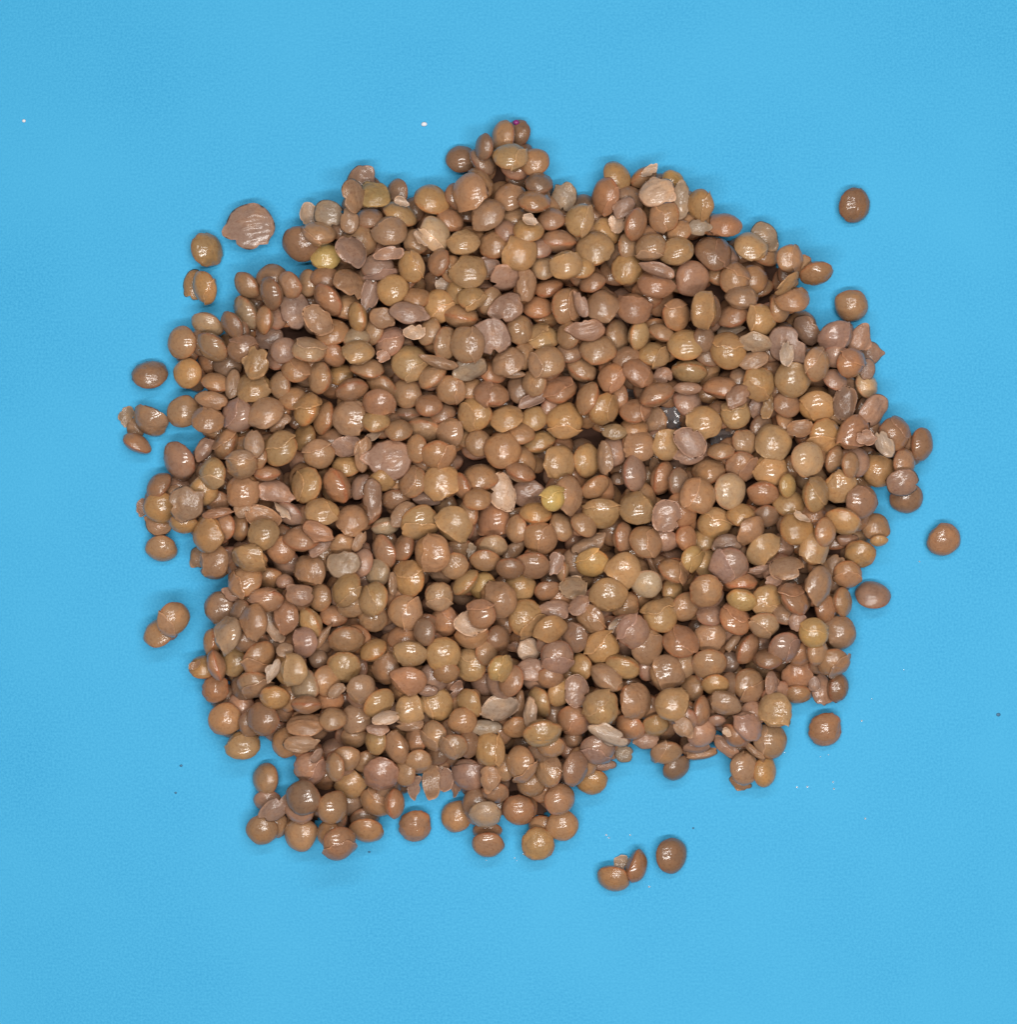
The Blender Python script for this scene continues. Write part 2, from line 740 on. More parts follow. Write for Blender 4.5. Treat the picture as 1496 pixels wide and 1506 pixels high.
1092 883 43 31 -15 y 2 L
1129 883 47 45 90 o 1 L
1080 912 47 37 -40 r 2 L
972 906 48 45 -30 o 2 L
921 892 39 39 0 t 1 L
1125 919 41 35 0 g 1 L
1169 881 48 33 -50 r 1 L
1156 902 23 23 0 d 0 L
1045 904 29 23 0 p 0 L
1138 854 23 17 0 p 1 F
1115 838 33 12 10 p 1 H
1188 676 50 47 90 k 3 L
1292 690 47 47 0 o 2 L
1228 677 39 29 70 t 0 L
1251 683 39 29 90 t 0 L
1330 681 43 35 90 r 1 L
1237 716 45 43 0 o 2 L
1199 728 50 37 85 o 2 L
1268 739 47 43 60 r 2 L
1328 710 45 39 0 p 2 H
1334 733 47 43 0 d 0 L
1241 766 52 35 -20 o 2 L
1288 774 41 39 0 t 0 L
1173 780 52 47 -40 o 2 L
1179 760 23 10 -30 k 3 F
1198 807 43 41 90 o 1 L
1214 782 43 33 90 t 0 L
1266 815 43 37 -20 o 1 L
1247 793 29 17 0 r 0 H
1247 844 39 37 0 t 1 L
1388 793 48 47 0 r 0 L
1205 859 54 41 80 t 2 L
1284 875 50 39 0 p 0 L
1239 886 43 29 90 t 0 L
1214 894 33 31 90 r 1 L
1228 832 31 23 90 t 0 H
1173 914 29 23 90 p 0 H
1293 795 25 17 0 o 0 L
1197 755 33 23 0 r 0 L
233 931 47 39 30 t 0 L
335 932 50 37 75 g 2 L
311 945 43 21 90 t 0 L
342 973 43 39 90 o 1 L
318 978 45 21 -75 r 1 L
299 981 35 27 0 o 0 L
286 978 17 10 30 t 1 F
317 1014 39 39 0 r 0 L
381 966 50 39 50 t 2 L s250
373 1005 47 37 0 t 1 L
402 985 31 17 60 k 2 H
404 1026 41 35 0 o 1 L
386 1057 50 47 90 d 0 L
331 1059 48 48 0 t 0 L
357 1096 45 39 0 o 1 L
391 1146 47 39 80 t 0 L
359 943 25 21 0 d 0 L
418 956 23 23 0 t 1 H
447 945 41 37 90 p 1 L
474 937 39 12 55 t 1 H
509 941 58 45 10 t 2 W
549 956 41 29 30 o 2 L
594 939 45 39 0 r 1 L s100
602 961 47 37 -5 o 2 L s20
652 962 47 47 0 o 2 L
625 929 33 25 90 d 0 L
468 968 27 25 0 d 0 L
431 985 43 39 90 o 1 L s0
421 983 47 39 90 o 0 L
448 1009 47 39 90 g 1 L
481 1001 45 39 90 t 0 L
506 981 47 43 0 o 2 W
493 1016 27 17 45 t 1 H
485 1030 29 29 0 r 0 L
531 1014 43 37 50 t 2 L
567 983 43 39 90 t 1 L
601 1001 50 41 -10 r 2 L
557 1034 47 37 50 o 2 L
522 1057 39 37 90 t 2 L
450 1036 43 21 0 r 1 L
449 1065 52 35 0 t 2 H
489 1057 33 33 0 t 0 L
520 1084 35 33 0 t 0 L
567 1055 39 21 15 k 2 C
604 1043 41 39 90 o 2 L
602 1065 41 19 0 t 1 H
643 1036 47 45 90 o 2 L s200
629 1016 29 16 0 p 1 H
671 1014 25 16 60 p 2 F
656 989 33 25 0 t 0 L
638 1082 43 37 90 t 1 L
611 1088 29 23 90 r 0 L
555 1071 31 19 0 p 1 H
553 1090 33 27 90 o 0 L
583 1098 45 31 -70 t 2 L
617 1119 37 33 0 t 1 L
668 1098 39 35 0 t 1 L
419 1092 43 39 90 t 0 L
443 1094 48 23 0 t 2 H
456 1129 45 43 0 p 1 L
466 1111 23 16 60 p 2 H
509 1115 37 37 0 t 0 L
493 1129 39 29 90 t 1 L
538 1121 29 27 0 t 0 L
560 1138 50 45 0 p 2 W
516 1154 41 39 0 o 1 L
596 1136 33 31 90 t 1 L
609 1158 33 19 80 p 1 F
634 1148 47 25 90 t 1 F
654 1146 35 25 90 p 1 F
671 1158 25 17 90 p 1 F
695 937 52 33 0 t 1 L
733 939 31 27 90 d 0 L
755 952 21 16 0 r 2 F
778 956 35 31 90 k 3 H
809 925 45 37 30 o 2 L
846 937 41 35 90 d 1 L
886 952 47 45 0 o 2 L
692 978 47 43 90 o 2 L
716 960 27 23 90 t 0 L
735 983 39 33 60 y 2 L
752 1001 45 35 75 r 2 L
782 985 43 33 0 p 1 H
819 966 45 45 0 p 2 W
854 981 31 27 90 o 1 L
809 997 25 23 0 r 0 L
918 980 50 31 -20 o 2 L
894 997 52 29 -35 t 2 L s140
691 1034 43 35 -60 o 2 L
735 1043 52 43 10 k 2 C
681 1061 39 39 0 t 1 L
795 1032 45 31 -65 o 2 L
780 1049 43 21 90 k 2 H
823 1018 41 33 70 o 1 L
848 1016 45 33 85 p 2 C
844 1059 45 43 0 r 2 L
885 1042 50 50 0 o 2 L
762 1040 48 16 80 t 1 H
759 1069 29 29 0 t 1 L
797 1078 52 39 10 o 2 W
714 1071 47 23 0 g 0 H
720 1102 47 43 90 o 2 L s0
689 1094 29 25 90 d 0 L
766 1123 50 41 95 t 2 L
811 1098 29 23 0 t 0 L
879 1102 48 43 0 p 2 L
844 1086 25 25 0 d 1 L
896 1082 58 25 -25 k 3 H
807 1133 45 37 90 t 1 W
846 1131 47 35 80 r 2 L
871 1150 45 39 0 o 0 L
689 1140 47 43 -45 p 2 L s270
720 1144 35 29 90 t 1 H
741 1129 29 19 90 t 1 L
782 1154 37 37 0 t 0 L
729 1166 39 31 0 r 0 L
888 1125 35 16 0 p 0 H
918 1109 25 23 0 g 0 H
793 1107 23 16 0 d 0 L
931 929 47 45 50 p 2 W
952 950 50 43 70 t 2 L
1001 945 50 43 -10 r 2 L
1046 937 43 43 0 t 2 L s100
1078 945 29 12 50 t 1 H
1100 954 47 29 65 r 2 L
1154 952 47 41 20 p 2 L
1131 970 39 27 0 d 0 L
1074 974 29 29 0 d 0 H
1043 976 48 43 0 t 2 L
982 989 48 48 0 t 2 L s20
1009 976 23 19 90 t 0 L
1018 1012 37 31 90 t 1 L
1053 1007 39 31 0 o 1 L
1102 1007 45 43 90 t 2 L
1135 1005 33 25 90 p 1 H
935 1030 50 43 90 t 2 L s350
989 1036 45 45 0 o 2 L
1032 1045 43 25 85 r 2 L
1066 1034 45 31 -20 t 1 L
1140 1045 47 43 90 o 1 L
1107 1049 39 35 0 p 1 L
1100 1067 45 33 -45 p 2 W
928 1069 43 33 -35 r 1 L
964 1067 31 27 0 o 1 L
1005 1069 31 27 -50 t 1 H
1032 1078 39 37 40 p 2 L
952 1088 35 25 0 p 0 H
981 1107 45 33 10 t 1 L
995 1129 43 35 40 d 0 L
1024 1100 35 19 0 p 1 H
1032 1109 43 14 10 t 0 H
1080 1082 39 25 -50 r 1 L
1069 1076 14 10 -50 k 2 F
1069 1098 39 21 -30 p 0 H
1135 1090 47 45 90 t 1 L
1110 1105 37 12 -40 t 2 H
1096 1129 45 41 90 t 1 L
1090 1152 31 17 -20 t 0 H
1125 1135 43 35 90 o 1 L
1055 1059 25 17 0 p 0 L
1073 1009 31 17 90 d 0 L
1197 931 41 41 0 y 2 L
1235 931 45 45 0 t 1 L
1179 962 33 27 30 r 1 L
1202 958 25 19 90 t 0 L
1226 974 43 39 0 t 1 L
1173 995 43 39 0 r 1 W
1173 1020 41 29 0 t 0 L
1208 1014 43 29 90 p 1 H
1233 1012 41 31 80 d 0 W
1215 1073 48 47 0 r 0 L
1198 1005 21 16 90 p 1 H
445 1173 50 48 90 d 0 L
489 1188 47 43 90 t 0 L
551 1180 45 37 -40 t 1 L s45
580 1182 43 25 90 r 0 L
394 1177 29 25 0 p 0 L
406 1190 45 29 40 p 1 H
385 1220 45 43 0 t 0 L
443 1227 48 47 90 t 0 L
483 1227 39 35 90 t 0 L
499 1240 48 43 60 r 1 L
540 1221 50 39 -5 t 0 L
611 1215 47 45 0 r 0 L
670 1201 45 43 90 t 0 L
714 1197 43 37 0 g 1 L
718 1242 47 39 0 r 0 L
716 1222 37 17 0 r 0 L
763 1191 45 45 0 r 0 L
823 1176 45 43 90 r 0 L
828 1214 45 45 0 t 0 L
791 1241 47 47 0 o 0 L
902 1292 47 37 -20 t 0 L
914 1269 23 17 70 k 1 F
936 1274 47 29 80 r 1 L
988 1258 50 45 95 d 0 L
"""


class Item:
    pass


items = []
for k, l in enumerate(SURVEY.strip().splitlines()):
    f = l.split()
    it = Item()
    it.k = k
    it.x, it.y, it.a, it.b, it.ang = (float(v) for v in f[:5])
    it.hue, it.level, it.kind = f[5], int(f[6]), f[7]
    it.split = float(f[8][1:]) if len(f) > 8 else None
    it.lentil = it.kind in 'LW'
    if it.lentil and it.level:                  # the skins that run into a neighbour's were read too long or too short
        q = it.b / it.a
        lo = 41 if it.level > 1 and it.hue not in 'Yy' else 0
        a1 = min(max(it.a, lo), 51)
        it.a, it.b = a1, a1 * q
    if it.lentil:
        it.a, it.b = it.a * (1.05 if it.level else 1.02), it.b * (1.05 if it.level else 1.02)
    items.append(it)

# ---------------------------------------------------------------- where things lie
G = 2.0                                         # raster cell in photo pixels
gw, gh = int(W / G) + 1, int(H / G) + 1
top = np.zeros((gh, gw))                        # height of the pile so far, in photo pixels
owner = np.full((gh, gw), -1, int)


def footprint(it, grow=1.0):
    A, B = it.a / 2 * grow, it.b / 2 * grow
    x0, x1 = int((it.x - A) / G), int((it.x + A) / G) + 2
    y0, y1 = int((it.y - A) / G), int((it.y + A) / G) + 2
    x0, y0, x1, y1 = max(x0, 0), max(y0, 0), min(x1, gw), min(y1, gh)
    yy, xx = np.mgrid[y0:y1, x0:x1]
    dx, dy = xx * G - it.x, yy * G - it.y
    c, s = math.cos(math.radians(it.ang)), math.sin(math.radians(it.ang))
    u = (dx * c - dy * s) / A                   # image y runs down
    v = (dx * s + dy * c) / B
    return (slice(y0, y1), slice(x0, x1)), u * u + v * v


cover = np.zeros((gh, gw), bool)
for it in items:
    sl, q = footprint(it)
    cover[sl] |= q < 1


def erode(m, n):
    for _ in range(n):
        m = m & np.roll(m, 1, 0) & np.roll(m, -1, 0) & np.roll(m, 1, 1) & np.roll(m, -1, 1)
    return m


def dilate(m, n):
    return ~erode(~m, n)


grown = 0
for it in items:                                # where only a corner shows, give the lentil its whole size
    if it.lentil and it.level < 2 and it.a < 38 and it.hue not in 'Yy':
        a0, b0, it.a, it.b = it.a, it.b, 41, max(it.b, 33)
        sl, q = footprint(it)
        if cover[sl][q < 1].mean() > 0.72:
            it.level, grown = 0, grown + 1
        else:
            it.a, it.b = a0, b0
closed = erode(dilate(cover, 4), 4)
outside = np.zeros_like(cover)
outside[0, :] = outside[-1, :] = outside[:, 0] = outside[:, -1] = True
while True:                                     # flood the open paper from the border
    new = dilate(outside, 1) & ~closed | outside
    if new.sum() == outside.sum():
        break
    outside = new
inner = erode(~outside, 12)
deep = erode(~outside, 20)


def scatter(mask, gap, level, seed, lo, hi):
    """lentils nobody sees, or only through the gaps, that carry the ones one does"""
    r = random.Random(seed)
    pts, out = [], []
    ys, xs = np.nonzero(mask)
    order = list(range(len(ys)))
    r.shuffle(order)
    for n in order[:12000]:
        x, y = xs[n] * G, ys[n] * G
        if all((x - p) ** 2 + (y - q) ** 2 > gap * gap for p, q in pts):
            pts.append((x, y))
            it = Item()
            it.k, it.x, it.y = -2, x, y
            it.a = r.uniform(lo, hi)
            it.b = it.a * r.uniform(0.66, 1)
            it.ang, it.hue, it.kind = r.uniform(0, 180), r.choice('drpdt'), 'L'  # mostly dark hues: shade of the creases put into the skin colour
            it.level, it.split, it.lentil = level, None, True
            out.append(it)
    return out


holes = dilate(erode(~cover & ~outside, 3), 6) & inner
wet = np.zeros_like(cover)
yy, xx = np.mgrid[0:gh, 0:gw]
for x, y, r in ((985, 612, 19), (1062, 648, 15), (930, 577, 11)):
    wet |= (xx * G - x) ** 2 + (yy * G - y) ** 2 < (r + 2) ** 2
inner0 = inner & ~wet
holes &= ~wet
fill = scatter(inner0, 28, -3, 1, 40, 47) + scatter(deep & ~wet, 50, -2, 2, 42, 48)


def shape(it):
    """thickness, tilt and the height the thing takes up"""
    it.R = it.a / 2
    q = it.b / it.a
    if it.lentil:
        tau = rng.uniform(0.55, 0.66)
        it.oval = max(0.8, q ** 0.42)
        qq = q / it.oval
        if qq < tau + 0.01:
            tau = max(0.40, qq - 0.01)
            it.oval = q / max(qq, tau + 0.01)
            qq = max(qq, tau + 0.01)
        qq = min(qq, 0.997)
        c2 = (qq * qq - tau * tau) / (1 - tau * tau)
        it.tilt = math.acos(math.sqrt(min(max(c2, 0), 1)))
        it.tau = tau
        it.hz = it.R * math.sqrt(math.sin(it.tilt) ** 2 + (tau * math.cos(it.tilt)) ** 2)
    else:
        it.tilt = (rng.uniform(-0.3, 0.3) if rng.random() < 0.55 else rng.choice([-1, 1]) * rng.uniform(0.35, 0.75)) if it.level else rng.uniform(-0.06, 0.06)
        it.R *= 1.12
        it.oval = q
        it.tau = {'H': 0.42 if it.level or it.a < 60 else 0.22, 'C': 0.34, 'F': 0.24}[it.kind]
        it.hz = it.tau * it.R + 0.15 * it.R * it.level / 2


def settle(it):
    sl, q = footprint(it)
    m = q < 0.86
    bulge = np.sqrt(np.clip(1 - q, 0, 1))
    need = top[sl] + it.hz * (bulge if it.lentil else 0.5 + 0.5 * bulge)
    z = it.hz
    if m.any() and top[sl][m].max() > 1:
        z = max(z, np.percentile(need[m], 82 if it.lentil else 86))
    it.z = z
    it.floor = z == it.hz
    s = q < 1
    t = np.where(s, z + it.hz * bulge * (1 if it.lentil else 0.6), -1)
    better = t > top[sl]
    owner[sl][better] = it.k
    top[sl] = np.maximum(top[sl], t)


for it in fill + sorted(items, key=lambda i: (i.level, not i.lentil, (i.x * 7 + i.y * 13) % 17)):
    shape(it)
    settle(it)
cells = np.bincount(owner[owner >= 0], minlength=len(items))
print('highest', max(i.z + i.hz for i in items) * 0.13, 'mm')
for it in items:
    it.shown = int(cells[it.k]) * G * G


def world(it):
    """the point on the paper-to-lens line at the height where the thing lies"""
    z = it.z * PX
    f = (CAM_H - z) / CAM_H
    return Vector(((it.x - W / 2) * PX * f, -(it.y - H / 2) * PX * f, z)), f


# ---------------------------------------------------------------- meshes
def mesh_from(name, verts, faces, mat, rim=None):
    me = bpy.data.meshes.new(name)
    me.from_pydata([tuple(v) for v in verts], [], faces)
    me.polygons.foreach_set('use_smooth', [True] * len(me.polygons))
    if rim is not None:
        at = me.attributes.new('rim', 'FLOAT', 'POINT')
        at.data.foreach_set('value', rim)
    me.materials.append(mat)
    me.update()
    return me


def lens_arrays(seed, nu, nv, wrinkled=False):
    """one lentil of radius 1 and thickness 1: a plump lens with a faint keel, never quite round"""
    r = random.Random(seed)
    off = Vector((r.uniform(-50, 50), r.uniform(-50, 50), r.uniform(-50, 50)))
    point = r.uniform(0, 2 * math.pi)
    p_amt = r.choice([0, 0, 0.04, 0.07, 0.10])
    dent = Vector((r.uniform(-1, 1), r.uniform(-1, 1), r.choice([-1, 1]) * r.uniform(0.2, 0.8))).normalized()
    d_amt = r.choice([0, 0.08, 0.14, 0.2])
    keel = r.uniform(0.015, 0.05)
    fine_w = r.choice([0, 0.012, 0.02, 0.03, 0.042])
    wd = r.uniform(0, math.pi)
    V, F, rim = [], [], []

    def put(la, lo):
        cl, sl = math.cos(la), math.sin(la)
        d = Vector((cl * math.cos(lo), cl * math.sin(lo), sl))
        k = 1 + keel * math.exp(-(la / 0.16) ** 2)
        k += 0.085 * noise.noise(d * 0.95 + off) + 0.03 * noise.noise(d * 2.1 - off)
        dl = (lo - point + math.pi) % (2 * math.pi) - math.pi
        k += p_amt * math.exp(-(dl / 0.3) ** 2) * cl ** 3
        h = d.dot(dent) - 0.62
        if h > 0:
            k -= d_amt * h / 0.38
        if wrinkled:
            a = d.x * math.cos(wd) + d.y * math.sin(wd)
            b = -d.x * math.sin(wd) + d.y * math.cos(wd)
            w = noise.noise(Vector((a * 1.2, b * 5.5, d.z * 2)) + off)
            k += 0.055 * (1 - 2.4 * abs(w))
        elif fine_w:
            a = d.x * math.cos(wd) + d.y * math.sin(wd)
            b = -d.x * math.sin(wd) + d.y * math.cos(wd)
            k += fine_w * (1 - 2.4 * abs(noise.noise(Vector((a * 1.8, b * 4.0, d.z * 2)) + off)))
        V.append(Vector((d.x * k, d.y * k, math.copysign(abs(d.z) ** 1.16, d.z) * k)))
        rim.append(math.exp(-(la / 0.22) ** 2))

    put(math.pi / 2, 0)
    for j in range(1, nv):
        la = math.pi / 2 - math.pi * j / nv
        for i in range(nu):
            put(la, 2 * math.pi * i / nu)
    put(-math.pi / 2, 0)
    for i in range(nu):
        F.append((0, 1 + i, 1 + (i + 1) % nu))
    for j in range(nv - 2):
        for i in range(nu):
            a = 1 + j * nu + i
            b = 1 + j * nu + (i + 1) % nu
            F.append((a, a + nu, b + nu, b))
    e = len(V) - 1
    s = 1 + (nv - 2) * nu
    for i in range(nu):
        F.append((s + i, e, s + (i + 1) % nu))
    return V, F, rim


NVAR = 20
LENS = [lens_arrays(100 + i, 36, 20, i >= 15) for i in range(NVAR)]
LENS_ME = [mesh_from('lentil', *LENS[i][:2], MAT_LENTIL, LENS[i][2]) for i in range(NVAR)]
LOW = [lens_arrays(100 + i, 22, 12, i >= 15) for i in range(NVAR)]


def variant(it):
    return rng.randrange(15, NVAR) if it.kind == 'W' else rng.randrange(0, 17)


def basis(it):
    """rotation that lays the long axis along the survey's angle and tips the lens over"""
    a = math.radians(it.ang)
    m = Vector((math.cos(a), math.sin(a), 0))
    n = Vector((-math.sin(a), math.cos(a), 0))
    out = Vector((it.x - 760, -(it.y - 740), 0)).normalized()
    sg = 1 if (n.dot(out) + rng.uniform(-0.9, 0.9)) > 0 else -1
    ax = (Vector((0, 0, 1)) * math.cos(it.tilt) + n * sg * math.sin(it.tilt)).normalized()
    if it.kind == 'C':
        pass
    y = ax.cross(m).normalized()
    return Matrix((m, y, ax)).transposed()


def hue(it):
    c = HUE[it.hue]
    if not it.lentil:
        c = COAT[it.hue]
    v = rng.uniform(0.88, 1.12)
    w = rng.uniform(-0.06, 0.06)
    return (c[0] * v * (1 + w), c[1] * v, c[2] * v * (1 - w), 1)


def scale_of(it, f):
    r = it.R * PX * f
    return Vector((r, r * it.oval, r * it.tau))


def husk_mesh(it):
    """a torn piece of empty seed coat: a shallow curved shell with a ragged edge"""
    r = random.Random(it.k * 7 + 3)
    off = Vector((r.uniform(-50, 50), r.uniform(-50, 50), r.uniform(-50, 50)))
    nu, nr = 40, 9
    flat = it.kind == 'F'
    notch = [(r.uniform(0, 6.28), r.uniform(0.12, 0.36), r.uniform(0.16, 0.4)) for _ in range(r.choice([1, 1, 2, 2]) + (1 if flat else 0))]
    horn = [(r.uniform(0, 6.28), r.uniform(0.15, 0.38), r.uniform(0.3, 0.6)) for _ in range(r.choice([0, 1, 1, 2]))]
    if it.kind == 'C':
        notch, horn = notch[:1], []
    th = 0.016 if not flat else 0.07
    curl_a, curl_h = r.uniform(0, 6.28), r.uniform(0.1, 0.65) if it.level else 0.1
    fold = r.choice([0, 0.02, 0.05, 0.12])
    fx, fy = math.cos(curl_a * 3), math.sin(curl_a * 3)

    def edge(lo):
        e = 1 + 0.17 * noise.noise(Vector((math.cos(lo), math.sin(lo), 0)) * (1.1 if not flat else 1.6) + off)
        e += 0.022 * noise.noise(Vector((math.cos(lo), math.sin(lo), 0)) * 4 + off)
        for a, d, w in notch:
            q = abs((lo - a + math.pi) % (2 * math.pi) - math.pi)
            e -= d * max(0, 1 - q / w)
        for a, d, w in horn:
            q = abs((lo - a + math.pi) % (2 * math.pi) - math.pi)
            e += d * max(0, 1 - q / w)
        return e

    def z_at(x, y, rr):
        d = math.sqrt(max(0.0, 1.06 - min(1, rr) ** 2))
        if it.kind == 'C':
            z = 1 - 0.95 * d
        elif flat:
            z = 0.25 + 1.5 * (x * math.cos(curl_a) + y * math.sin(curl_a)) ** 2
        else:
            z = d * 1.0
        z += 0.11 * noise.noise(Vector((x * 2.1, y * 2.1, 0)) + off) + 0.02 * noise.noise(Vector((x * 6, y * 6, 3)) + off) + fold * (1 - 2.2 * abs(noise.noise(Vector((x * fx + y * fy, (y * fx - x * fy) * 0.3, 0)) * 2.6 + off)))
        t = x * math.cos(curl_a) + y * math.sin(curl_a) - 0.55
        if t > 0:
            z += curl_h * t * 2.2
        return z

    Vt, rim = [], []
    for side in (0, 1):
        Vt.append(Vector((0, 0, z_at(0, 0, 0) - side * th / it.tau)))
        rim.append(0.0)
        for j in range(1, nr + 1):
            s = j / nr
            for i in range(nu):
                lo = 2 * math.pi * i / nu
                rr = s * edge(lo)
                x, y = rr * math.cos(lo), rr * math.sin(lo)
                sh = 1 - side * th * s
                Vt.append(Vector((x * sh, y * sh, z_at(x, y, rr) - side * th / it.tau * (0.5 + 0.5 * math.sqrt(max(0, 1 - s * s))))))
                rim.append(1.0 if j == nr else (0.35 if j == nr - 1 else 0.0))
    n1 = 1 + nr * nu
    F = []
    for side in (0, 1):
        o = side * n1
        for i in range(nu):
            t = (o, o + 1 + i, o + 1 + (i + 1) % nu)
            F.append(t if side == 0 else t[::-1])
        for j in range(nr - 1):
            for i in range(nu):
                a = o + 1 + j * nu + i
                b = o + 1 + j * nu + (i + 1) % nu
                t = (a, a + nu, b + nu, b)
                F.append(t if side == 0 else t[::-1])
    s0 = 1 + (nr - 1) * nu
    for i in range(nu):
        a, b = s0 + i, s0 + (i + 1) % nu
        F.append((a, n1 + a, n1 + b, b))
    Vt = [v - Vector((0, 0, 0.45)) for v in Vt]
    return mesh_from('lentil_husk' if not flat else 'husk_flake', Vt, F, MAT_HUSK, rim)


def torn_skin_mesh(seed, var, side, cutoff):
    """the part of a lentil's coat that still clings to it, its torn edge standing off"""
    r = random.Random(seed)
    off = Vector((r.uniform(-50, 50), r.uniform(-50, 50), r.uniform(-50, 50)))
    V, F, _ = LENS[var]
    g = [v.normalized().dot(side) - cutoff + 0.20 * noise.noise(v * 1.6 + off) + 0.05 * noise.noise(v * 4.5 + off) for v in V]
    pts, pg, idx = [], [], {}

    def at(i, j):
        """a kept corner (i == j) or the point of edge i-j on the tear"""
        key = (min(i, j), max(i, j))
        if key not in idx:
            t = 0 if i == j else g[i] / (g[i] - g[j])
            idx[key] = len(pts)
            pts.append(V[i].lerp(V[j], t))
            pg.append(g[i] if i == j else 0.0)
        return idx[key]

    faces = []
    for f in F:
        ring = []
        for a, b in zip(f, f[1:] + f[:1]):
            if g[a] > 0:
                ring.append(at(a, a))
            if (g[a] > 0) != (g[b] > 0):
                ring.append(at(a, b))
        if len(ring) > 2:
            faces.append(tuple(ring))
    n = len(pts)
    up = r.choice([0.06, 0.09, 0.13, 0.19])
    out, rim = [], []
    for lay in (0, 1):
        for p, q in zip(pts, pg):
            lift = 0.04 + up * math.exp(-q / 0.13)
            out.append(p * (1 + lift - (0.03 if lay else 0)))
            rim.append(0.55 * math.exp(-q / 0.05))
    cnt = {}
    for f in faces:
        for a, b in zip(f, f[1:] + f[:1]):
            cnt[(a, b)] = 1
    walls = [(b, a, a + n, b + n) for (a, b) in cnt if (b, a) not in cnt]
    faces += [tuple(i + n for i in f[::-1]) for f in faces] + walls
    return mesh_from('torn_skin', out, faces, MAT_TORN, rim)


# ---------------------------------------------------------------- labels
ADJ = {'t': 'tan', 'o': 'ochre', 'y': 'golden', 'Y': 'bright yellow', 'r': 'reddish brown', 'p': 'purplish brown',
       'd': 'dark brown', 'g': 'greyish', 'k': 'pale beige'}
